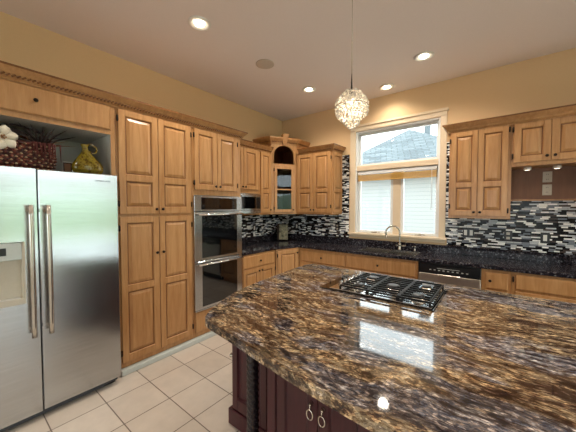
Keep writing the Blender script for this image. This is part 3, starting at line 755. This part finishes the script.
# ------------------------------------------------------------------ base cabinets
c = empty('base_cabinet', (FX-.01, 2.414, 0), LW, 'maple base cabinet with a drawer over two doors right of the wall oven', 'cabinet')
MB().box(0, .686, 0, .60, .10, .873).box(0, .686, .06, .6, 0.001, .10).build('body', 'maple', c)
drawer(c, .03, .668, .69, .85)
door(c, .03, .346, .125, .67, [(.185, .615)], (.32, .63), []); door(c, .352, .668, .125, .67, [(.185, .615)], (.378, .63), [(.675, .60)])
A = Vector((FX-.01, 3.125)); B = Vector((-2.535, 3.515)); dv = B-A; ang = math.atan2(dv.y, dv.x); wd = dv.length
c = empty('corner_base_cabinet', (A.x, A.y, 0), ang, 'angled maple corner base cabinet with one door', 'cabinet')
inv2 = (Matrix.Translation((A.x, A.y, 0)) @ Matrix.Rotation(ang, 4, 'Z')).inverted()
def L3(x, y): v = inv2 @ Vector((x, y, 0)); return (v.x, v.y)
MB().prism([L3(*p) for p in ((A.x, A.y), (B.x, B.y), (B.x, YB-.01), (XL+.01, YB-.01), (XL+.01, A.y))], .10, .873).build('body', 'maple', c)
door(c, .03, wd-.03, .125, .85, [(.185, .795)], (wd-.055, .80), [(.022, .78)])
def base(name, x0, x1, label):
    c = empty(name, (x0, 3.52, 0), 0, label, 'cabinet')
    MB().box(0, x1-x0, 0, YB-3.52-.01, .10, .873).box(0, x1-x0, .06, YB-3.52-.01, .001, .10).build('body', 'maple', c)
    return c
c = base('base_cabinet', -2.53, -1.725, 'maple base cabinet with a wide drawer between the angled corner and the sink')
drawer(c, .05, .79, .675, .84); door(c, .05, .417, .125, .655, [(.185, .60)], (.39, .61)); door(c, .423, .79, .125, .655, [(.185, .60)], (.45, .61))
c = empty('sink_cabinet', (-1.723, 3.52, 0), 0, 'maple sink base cabinet with a long false drawer front', 'cabinet')
W_ = .945
MB().box(0, W_, 0, .02, .10, .873).box(0, .018, .02, .54, .10, .873).box(W_-.018, W_, .02, .54, .10, .873).box(.018, W_-.018, .02, .54, .10, .118).box(0, W_, .06, .54, .001, .10).build('body', 'maple', c)
drawer(c, .015, .915, .675, .84); door(c, .015, .46, .125, .655, [(.185, .60)], (.43, .61)); door(c, .466, .915, .125, .655, [(.185, .60)], (.495, .61))
dw = empty('dishwasher', (-.772, 3.52, 0), 0, 'stainless dishwasher with black control panel right of the sink', 'dishwasher')
MB().box(.002, .612, .01, .54, .02, .868).build('tub', 'black', dw)
MB().box(.004, .610, -.022, .01, .755, .862).build('control_panel', 'black', dw, bevel=.004)
mb = MB(); [mb.box(.12+i*.045, .14+i*.045, -.0235, -.02, .79, .80) for i in range(9)]; mb.box(.2, .42, -.0235, -.02, .815, .82).build('buttons', 'laminate', dw)
MB().box(.004, .610, -.025, .01, .12, .745).build('dishwasher_door', 'satin', dw, bevel=.004)
mb = MB(); mb.box(.19, .43, -.038, -.024, .735, .752).build('handle', 'nickel', dw, bevel=.004)
c = base('base_cabinet', -.158, .088, 'narrow maple base cabinet right of the dishwasher')
drawer(c, .035, .222, .675, .84, knx=.075); door(c, .035, .222, .125, .655, [(.185, .60)], (.06, .61), [], rail=.04)
c = base('base_cabinet', .09, 1.0, 'wide maple base cabinet with a long drawer at the right end of the counter')
drawer(c, .03, .89, .705, .85); hinge(c, .012, .80, -.002)
door(c, .03, .457, .125, .68, [(.185, .62)], (.43, .63)); door(c, .463, .89, .125, .68, [(.185, .62)], (.49, .63))
c = base('base_cabinet', 1.002, 1.8, 'maple base cabinet past the right edge of the counter view'); drawer(c, .03, .77, .705, .85)

# ------------------------------------------------------------------ outlets and switches on the mosaic
def outlet(loc, rz, label, w=.075, kind='outlet', dark=True, gangs=1, grp=None):
    o = empty(kind, loc, rz, label, 'outlet' if kind == 'outlet' else 'switch', grp)
    W2 = w*gangs/2
    MB().box(-W2, W2, -.006, 0, -.058, .058).build('cover_plate', 'black' if dark else 'plate', o, bevel=.002)
    for g in range(gangs):
        gx = -W2+w*(g+.5)
        if kind == 'outlet':
            for zz in (-.026, .026):
                q = MB().box(gx-.016, gx+.016, -.0085, -.006, zz-.014, zz+.014).build('receptacle', 'plate', o)
                MB().box(gx-.008, gx-.005, -.0095, -.0085, zz-.006, zz+.006).box(gx+.005, gx+.008, -.0095, -.0085, zz-.006, zz+.006).build('slots', 'slot', q)
        else:
            MB().box(gx-.016, gx+.016, -.010, -.006, -.033, .033).build('rocker', 'white', o, bevel=.002)
    return o
yo = YB-.0105
outlet((-.325, yo, 1.20), 0, 'double rocker switch in black plate right of the window', gangs=2, kind='switch', w=.06)
outlet((.062, yo, 1.185), 0, 'black-plated outlet below the right edge of the tall cabinet')
outlet((.376, yo, 1.182), 0, 'single rocker switch in black plate below the brown recess', kind='switch')
outlet((-2.15, yo, 1.185), 0, 'black-plated outlet just left of the window')
outlet((-2.985, yo, 1.165), 0, 'single rocker switch in black plate right of the stone plaque', kind='switch')
outlet((XL+.0105, 3.30, 1.16), LW, 'single rocker switch in black plate left of the stone plaque', kind='switch')
outlet((.378, YB-.027, 1.845), 0, 'ivory outlet in the brown recess, upper of two', dark=False)
outlet((.378, YB-.027, 1.705), 0, 'ivory outlet in the brown recess, lower of two', dark=False)

# ------------------------------------------------------------------ plaque on the counter
p = empty('plaque', (-3.08, 3.76, .916), math.radians(38), 'carved stone plaque in a dark stand leaning in the counter corner', 'plaque')
tl = Matrix.Rotation(math.radians(-9), 4, 'X')
MB().box(-.10, .10, 0, .018, .012, .30, tl).build('plaque_frame', 'bronze', p, bevel=.004)
o = MB().box(-.062, .098, -.014, 0, .02, .29, tl); o = o.build('stone_slab', 'stone', p, bevel=.006)
MB().ball((-.01, -.012, .17), .035, 12, 8, (.9, .35, 1.1)).ball((.02, -.012, .10), .03, 12, 8, (.9, .35, 1.3)).build('relief', 'stone', o)
MB().tube([(-.08, -.04, .006), (-.08, .04, .006), (.08, .04, .006), (.08, -.04, .006)], .006, 6).build('stand', 'bronze', p)

# ------------------------------------------------------------------ things on the refrigerator
zt = 1.787
bk = empty('basket', (-2.80, .36, zt), LW, 'dark red woven basket of dried stems on top of the refrigerator', 'basket')
def oval(s, rx, ry, z, n=28): return [(rx*math.cos(2*PI*k/n), ry*math.sin(2*PI*k/n), z) for k in range(n)]
mb = MB(); n = 28; R = [(0, .17, .085, .0), (0, .20, .11, .05), (0, .205, .115, .13), (0, .19, .105, .205), (0, .18, .097, .205), (0, .18, .10, .10), (0, .15, .08, .012)]
vs = []
for _, rx, ry, z in R: vs += oval(0, rx, ry, z)
fs = [(i*n+k, i*n+(k+1) % n, (i+1)*n+(k+1) % n, (i+1)*n+k) for i in range(len(R)-1) for k in range(n)] + [tuple(range(n))[::-1], tuple((len(R)-1)*n+k for k in range(n))]
mb.add(vs, fs, True)
mb.build('basket_body', 'wicker', bk)
for nm, mt, ph in (('dark_weave', 'wicker', 0), ('pale_weave', 'straw', .5)):
    mb = MB()
    for j in range(8):
        z = .015+j*.0245; k_ = (.188, .198, .204, .206, .207, .205, .201, .195)[j]
        for k in range(26):
            a = 2*PI*(k+ph+.5*(j % 2))/26
            mb.ball(((k_+.002)*math.cos(a), k_*.56*math.sin(a), z), .012 if ph == 0 else .008, 6, 4, (1.1, 1.1, .8))
    mb.build(nm, mt, bk)
hd = [(.19*math.cos(PI*i/16), .0, .19+.14*math.sin(PI*i/16)) for i in range(17)]
MB().tube(hd, .007, 6).tube([(x, .012, z+.006) for x, y, z in hd], .005, 6).build('handle', 'twig', bk)
random.seed(11)
def stems(n, mat, nm, zr, sp, r, cx=.12):
    mb = MB()
    for i in range(n):
        a = random.uniform(0, 2*PI); L = random.uniform(*zr); dx = math.cos(a)*sp*random.uniform(.4, 1); dy = math.sin(a)*sp*.5*random.uniform(.3, 1)
        pts = [(cx+dx*t*t+random.uniform(-.003, .003), dy*t, .16+L*t-.35*L*t*t*abs(dx)/sp) for t in (0, .25, .5, .75, 1)]
        mb.tube(pts, [r, r, r*.9, r*.7, r*.25], 5)
    mb.build(nm, mat, bk)
stems(30, 'twig', 'dark_stems', (.10, .19), .15, .0045)
stems(18, 'twigred', 'red_stems', (.09, .17), .14, .0045)
stems(16, 'twigtan', 'tan_stems', (.06, .13), .25, .0035)
mb = MB()
for i in range(11):
    a = -.6+i*.12; rr = .11+.006*i
    mb.tube([(.13-rr*1.6*t, -.03+.01*i-.05*t, .17+.15*math.sin(PI*min(1, t*.85))*(.6+.04*i)) for t in [k/8 for k in range(9)]], [.004]*8+[.001], 5)
mb.build('arching_stems', 'twig', bk)
mb = MB()
for a, L in ((-62, .26), (-38, .24), (-18, .22), (4, .21), (24, .23), (46, .25), (66, .27), (-80, .22)):
    t_a = math.radians(a); c0 = Vector((.12, -.03, .19))
    tip = c0+Vector((math.sin(t_a)*L*.85, -.03, min(.150, math.cos(t_a)*L)))
    m_ = (c0+tip)/2+Vector((0, -.015, .012))
    mb.tube([c0, m_, tip], [.009, .008, .001], 6)
mb.build('spiky_leaves', 'twig', bk)
# trailing red foliage over the rim at the right side
mb = MB()
for i in range(18):
    x = random.uniform(.05, .205); y = -.10-random.uniform(0, .03)
    mb.tube([(x, y+.05, .21), (x+.01, y-.002, .205), (x+random.uniform(-.01, .02), y-.012, random.uniform(.05, .15))], [.004, .005, .002], 5)
mb.build('trailing_leaves', 'twigred', bk)
fl = empty('silk_flower', (-2.655, .262, zt+.20), math.radians(100), 'large cream silk lily at the left of the basket', 'flower')
mb = MB()
for k in range(6):
    a = 2*PI*k/6+.3; L = .088; rows = []
    for t, w, o in ((0, .008, 0), (.3, .026, -.022), (.6, .032, -.034), (.85, .020, -.022), (1, .003, -.008)):
        cxx, czz = math.cos(a)*L*t, math.sin(a)*L*t; nx, nz = -math.sin(a), math.cos(a)
        rows += [(cxx+nx*w, o, czz+nz*w), (cxx, o-.008, czz), (cxx-nx*w, o, czz-nz*w), (cxx, o+.003, czz)]
    mb.add(rows, [(i*4+q, i*4+(q+1) % 4, (i+1)*4+(q+1) % 4, (i+1)*4+q) for i in range(4) for q in range(4)], True)
mb.build('petals', 'petal', fl)
mb = MB()
for k in range(5): mb.tube([(0, 0, 0), (.012*math.cos(k*1.26), -.04, .012*math.sin(k*1.26))], .002, 5).ball((.012*math.cos(k*1.26), -.042, .012*math.sin(k*1.26)), .005, 6, 4)
mb.build('stamens', 'twigtan', fl)
MB().tube([(0, .004, 0), (0, .06, -.05), (-.02, .10, -.10)], .004, 6).build('stem', 'twig', fl)
pf = empty('picture_frame', (-2.82, .66, zt), math.radians(82), 'small picture frame with brown picture between basket and jug', 'picture frame')
MB().box(-.038, .052, 0, .012, 0, .105).build('mat_board', 'white', pf, bevel=.002)
MB().box(-.036, .02, -.004, 0, .012, .098).build('frame_border', 'bronze', pf)
MB().box(-.028, .012, -.0055, -.004, .020, .090).build('picture', 'brownpanel', pf)
jg = empty('jug', (-2.70, .765, zt), LW, 'olive green glazed flask jug with a looped handle on the refrigerator', 'jug')
n = 24; prof = [(.075, .028, 0), (.098, .045, .012), (.112, .055, .04), (.108, .055, .075), (.086, .048, .11), (.058, .038, .145), (.034, .026, .175), (.022, .020, .20), (.020, .019, .222), (.030, .024, .243), (.024, .019, .243), (.015, .015, .22)]
vs = []
for rx, ry, z in prof: vs += [(rx*math.cos(2*PI*k/n)-.02*math.exp(-((z-.24)/.1)**2)-.005, ry*math.sin(2*PI*k/n), z) for k in range(n)]
mb = MB().add(vs, [(i*n+k, i*n+(k+1) % n, (i+1)*n+(k+1) % n, (i+1)*n+k) for i in range(len(prof)-1) for k in range(n)] + [tuple(range(n))[::-1], tuple((len(prof)-1)*n+k for k in range(n))], True)
mb.build('jug_body', 'olive', jg)
hp = [(-.012+.0, 0, .205)]
hp = [(.004+.038*1.0-.042*math.cos(a), 0, .205+.034*math.sin(a)) for a in [PI*1.45-(i/14)*PI*1.75+0 for i in range(15)]][::-1]
hp = [(-.012, 0, .236), (.005, 0, .246), (.030, 0, .246), (.052, 0, .232), (.060, 0, .208), (.050, 0, .185), (.030, 0, .178), (.014, 0, .186), (.012, 0, .198)]
MB().tube(hp, [.007, .0075, .0075, .007, .007, .0065, .006, .005, .004], 8).build('handle', 'olive', jg)

# ------------------------------------------------------------------ island
IX1 = 1.25
front = [(-1.19, .838), (-1.09, .827), (-.994, .816), (-.86, .795), (-.725, .776), (-.57, .755), (-.429, .740), (-.30, .730), (-.15, .726), (.0, .725), (.15, .726), (.3, .730), (.5, .742), (.7, .760), (.95, .79), (IX1, .84)]
left = [(-1.545, 2.38), (-1.565, 2.30), (-1.565, 2.15), (-1.545, 1.9), (-1.52, 1.68), (-1.485, 1.42), (-1.445, 1.23), (-1.38, 1.08), (-1.305, .94), (-1.265, .885), (-1.235, .853)]
outline = left + front + [(IX1, 2.38)]
# smooth the curved part
def chaikin(p, lock):
    out = []
    for i in range(len(p)):
        a, b2 = Vector(p[i]), Vector(p[(i+1) % len(p)])
        if i in lock: out.append(tuple(a))
        else: pass
        if i not in lock: out.append(tuple(a*.75+b2*.25))
        if (i+1) % len(p) not in lock: out.append(tuple(a*.25+b2*.75))
    return out
# lock indices: first, last front, last corner
pl = list(outline)
for _ in range(1):
    pl = chaikin(pl, {0, len(left)+len(front)-1, len(pl)-1})
CX0, CX1, CY0, CY1 = -1.045, -.29, 1.70, 2.212
hole = [(CX0+.03, CY0+.03), (CX0+.03, CY1-.03), (CX1-.03, CY1-.03), (CX1-.03, CY0+.03)]
mb = MB(); slab(mb, pl, [hole], .890, .930)
it = tag(mb.build('island_countertop', 'granite', bevel=.009, seg=3), 'polished gold brown and blue veined granite top of the kitchen island', 'countertop')

isl = empty('kitchen_island', (0, 0, 0), 0, 'dark cherry kitchen island with twisted rope columns and panelled doors', 'island')
IY = 1.24
# end block (recessed) and bowed centre block
mb = MB(); mb.prism([(-1.452, IY), (-.90, IY), (-.90, 2.30), (-1.452, 2.30)], .10, .888)
mb.box(-.90, .90, 1.0, 1.68, .10, .888).box(-.90, .90, 2.24, 2.30, .10, .888).box(-.90, .90, 1.68, 2.24, .10, .80).box(.90, 1.15, IY, 2.30, .10, .888)
mb.build('body', 'cherry', isl)
o = panel_front(-1.452, -1.13, .12, .88, [(.20, .80)], t=.02, rail=.05).build('side_panel', 'cherry', isl, bevel=.002); o.location = (0, IY, 0)
mb = MB(); mb.box(-1.485, -.905, IY-.032, 2.32, .001, .115).box(-.905, .905, .955, 2.32, .001, .115).box(.905, 1.18, IY-.045, 2.32, .001, .115); mb.build('plinth', 'cherry', isl, bevel=.006)
for xa in (-.895, -.37, .155):      # pairs of doors on the bowed front
    MB().box(xa-.005, xa+.05, .975, 1.0, .115, .888).build('stile', 'cherry', isl, bevel=.003)
    for k in range(2):
        x0 = xa+.055+k*.236; x1 = x0+.232
        d = panel_front(x0, x1, .13, .875, [(.20, .81)], t=.02, rail=.052, raise_=False).build('door', 'cherry', isl, bevel=.002); d.location = (0, .998, 0)
        kx = x1-.028 if k == 0 else x0+.028
        m2 = MB(); m2.lathe([(.010, 0), (.010, .005), (.005, .012), (.007, .018), (0, .02)], 10, T(kx, -.02, .665) @ RX(PI/2))
        m2.tube([(kx, -.036, .662), (kx, -.037, .645)], .003, 6)
        m2.tube([(kx+.0155*math.sin(a), -.037, .622-.022*math.cos(a)) for a in [2*PI*i/16 for i in range(17)]], .0035, 6)
        m2.build('ring_pull', 'nickel', d)
# side knob on the left end, near the front
MB().lathe([(.006, 0), (.006, .012), (.015, .018), (.015, .025), (0, .03)], 12, T(-1.454, IY-.006, .48) @ Matrix.Rotation(-PI/2, 4, 'Y')).build('knob', 'nickel', isl)
def rope_column(x, y):
    n = 32; H0, H1 = .20, .80; rows = 70; vs = []; fs = []
    for i in range(rows+1):
        z = H0+(H1-H0)*i/rows
        for k in range(n):
            a = 2*PI*k/n; r = .028+.008*abs(math.sin(2.0*(a+ (z-H0)*2*PI*4.2/.6*1.0)))
            vs.append((x+r*math.cos(a), y+r*math.sin(a), z))
    for i in range(rows):
        for k in range(n): fs.append((i*n+k, i*n+(k+1) % n, (i+1)*n+(k+1) % n, (i+1)*n+k))
    mb = MB().add(vs, fs, True)
    mb.lathe([(.034, .115), (.034, .14), (.028, .15), (.036, .165), (.036, .18), (.027, .20)], 20, T(x, y, 0))
    mb.lathe([(.027, .80), (.036, .815), (.036, .83), (.028, .845), (.034, .86), (.034, .888)], 20, T(x, y, 0))
    mb.box(x-.04, x+.04, y-.04, y+.04, .001, .115)
    return mb
rope_column(-1.085, 1.06).build('rope_column', 'cherry_dark', isl)
rope_column(1.05, 1.06).build('rope_column', 'cherry_dark', isl)

# ------------------------------------------------------------------ cooktop
ck = empty('cooktop', ((CX0+CX1)/2, (CY0+CY1)/2, .9305), 0, 'stainless gas cooktop with black cast iron grates set in the island', 'cooktop')
hx, hy = (CX1-CX0)/2, (CY1-CY0)/2
MB().box(-hx, hx, -hy, hy, 0, .006).build('glass_border', 'blackgl', ck, bevel=.002)
MB().box(-hx+.075, hx-.014, -hy+.018, hy-.018, .006, .010).build('steel_pan', 'chrome', ck, bevel=.003)
MB().box(-hx+.04, hx-.04, -hy+.04, hy-.04, -.09, 0).build('burner_box', 'black', ck)
for i in range(5):
    y = -.12+i*.068
    k = MB().lathe([(.021, 0), (.021, .004), (.017, .008), (.015, .026), (.013, .03), (0, .031)], 16, T(-hx+.11, y, .010)).build('control_knob', 'chrome', ck)
    MB().box(-hx+.107, -hx+.113, y-.013, y+.013, .041, .0425).build('knob_mark', 'black', k)
bp = [(-.125, -.115, .034), (-.125, .125, .042), (.075, .005, .050), (.265, -.115, .042), (.265, .125, .034)]
for x, y, r in bp:
    q = MB().lathe([(r*1.35, 0), (r*1.3, .006), (r, .008), (r, .018), (0, .018)], 20, T(x, y, .011)).build('burner', 'nickel', ck)
    MB().lathe([(r*.85, .018), (r*.85, .026), (r*.7, .03), (0, .03)], 20, T(x, y, .011)).build('burner_cap', 'black', q)
def grate(x0, x1, y0, y1, centres):
    mb = MB(); z0, z1 = .030, .041; w = .0048
    for y in (y0, y1): mb.box(x0, x1, y-w, y+w, z0, z1)
    for x in (x0, x1): mb.box(x-w, x+w, y0, y1, z0, z1)
    n = 9
    for i in range(1, n):
        y = y0+(y1-y0)*i/n
        cut = [c for c in centres if abs(c[1]-y) < .055]
        if cut: mb.box(x0, cut[0][0]-.038, y-w, y+w, z0, z1).box(cut[0][0]+.038, x1, y-w, y+w, z0, z1)
        else: mb.box(x0, x1, y-w, y+w, z0, z1)
    for x in (x0, x1):
        for y in (y0, y1): mb.box(x-.006, x+.006, y-.006, y+.006, .010, z0)
    return mb
for x0, x1, cs in ((-.222, -.030, bp[0:2]), (-.020, .165, bp[2:3]), (.175, .350, bp[3:5])):
    grate(x0, x1, -.222, .222, cs).build('grate', 'iron', ck, bevel=.0015)

# ------------------------------------------------------------------ ceiling lights
def can(x, y, label, power=42):
    o = empty('ceiling_light', (x, y, ZC), 0, label, 'ceiling light', 'recessed ceiling lights')
    MB().lathe([(.098, -.001), (.100, -.006), (.084, -.014), (.074, -.012), (.060, -.003), (.05, -.002)], 28).build('trim_ring', 'white', o)
    MB().lathe([(.046, -.003), (.042, -.010), (.03, -.014), (0, -.016)], 20).build('lamp_lens', 'bulb', o)
    l = bpy.data.lights.new('ceiling_lamp', 'SPOT'); l.energy = power; l.color = (1, .89, .75); l.spot_size = math.radians(150); l.spot_blend = .8; l.shadow_soft_size = .06
    lo = bpy.data.objects.new('ceiling_lamp', l); COL.objects.link(lo); lo.parent = o; lo.location = (0, 0, -.03)
    return o
can(-2.157, 1.468, 'recessed ceiling light nearest the refrigerator, upper left of the photo')
can(-2.149, 3.209, 'recessed ceiling light nearest the corner cabinet')
can(-1.27, 3.80, 'recessed ceiling light right above the kitchen window', 15)
can(-.701, 3.283, 'recessed ceiling light farthest right, right of the pendant')
for x, y, w_ in ((.9, 2.0, 'over the right end of the island'), (.9, -.5, 'just behind the camera'), (-1.9, -1.2, 'by the left wall behind the camera'), (2.6, -2.2, 'near the added rear windows'), (2.6, 1.2, 'in front of the patio door')):  # extra cans outside the view, added to brighten the room
    can(x, y, 'added unseen ceiling light ' + w_, 50)
sp = empty('ceiling_speaker', (-2.171, 2.337, ZC), 0, 'round beige speaker grille flush in the ceiling between two lights', 'speaker')
MB().lathe([(.105, -.001), (.105, -.006), (.095, -.008), (.0, -.009)], 28).build('grille', plain('speaker_grille', 'C6B9AC', .8), sp)

# ------------------------------------------------------------------ pendant
pn = empty('pendant_light', (-.705, 1.5, 2.095), 0, 'crystal ball pendant light hanging on a thin cord over the island', 'pendant light')
MB().tube([(0, 0, .20), (0, 0, ZC-2.09-.02)], .0022, 6).build('cord', 'nickel', pn)
MB().lathe([(.003, .20), (.0045, .14), (.006, .115), (.012, .10), (.020, .094), (0, .09)][::-1], 12).build('socket_stem', 'bronze', pn)
MB().lathe([(.06, ZC-2.09-.022), (.055, ZC-2.09-.004), (0, ZC-2.09-.001)], 20).build('canopy', 'nickel', pn)
MB().ball((0, 0, .045), .02, 12, 8).build('bulb', emis('pendant_bulb', (1, .84, .6, 1), 2), pn)
fr_ = MB()
def ringpts(r, z, n=28): return [(r*math.cos(2*PI*k/n), r*math.sin(2*PI*k/n), z) for k in range(n+1)]
fr_.tube(ringpts(.094, .012), .003, 6)
fr_.tube(ringpts(.050, .085), .002, 5).tube(ringpts(.075, -.035), .002, 5).tube(ringpts(.040, -.075), .002, 5)
fr_.build('wire_frame', 'nickel', pn)
random.seed(5)
mb = MB()
def gem(p, r, h=1.25):
    a0 = random.uniform(0, 1); n = 5; vs = [(p[0], p[1], p[2]+r*h)] + [(p[0]+r*math.cos(2*PI*k/n+a0), p[1]+r*math.sin(2*PI*k/n+a0), p[2]+r*.2*random.uniform(-1, 1)) for k in range(n)] + [(p[0], p[1], p[2]-r*h)]
    mb.add(vs, [(0, 1+k, 1+(k+1) % n) for k in range(n)] + [(n+1, 1+(k+1) % n, 1+k) for k in range(n)])
rows_ = [(.040, .092, 12), (.055, .082, 16), (.068, .068, 20), (.078, .054, 22), (.086, .040, 24), (.091, .026, 26), (.092, .0, 24), (.090, -.016, 24), (.085, -.032, 22), (.075, -.046, 18), (.055, -.06, 12), (.045, -.078, 10), (.032, -.094, 8), (.018, -.108, 5), (0, -.118, 1)]
for r, z, k in rows_:
    for i in range(k):
        a = 2*PI*(i+random.random()*.5)/k; gem((r*math.cos(a), r*math.sin(a), z+random.uniform(-.003, .003)), random.uniform(.0075, .0115))
for i in range(60):
    a = random.uniform(0, 2*PI); r = random.uniform(.02, .07); gem((r*math.cos(a), r*math.sin(a), random.uniform(-.06, .06)), .009)
mb.build('crystals', 'crystal', pn)
l = bpy.data.lights.new('pendant_lamp', 'POINT'); l.energy = 0.9; l.color = (1, .82, .6); l.shadow_soft_size = .05
lo = bpy.data.objects.new('pendant_lamp', l); COL.objects.link(lo); lo.parent = pn; lo.location = (0, 0, -.005)
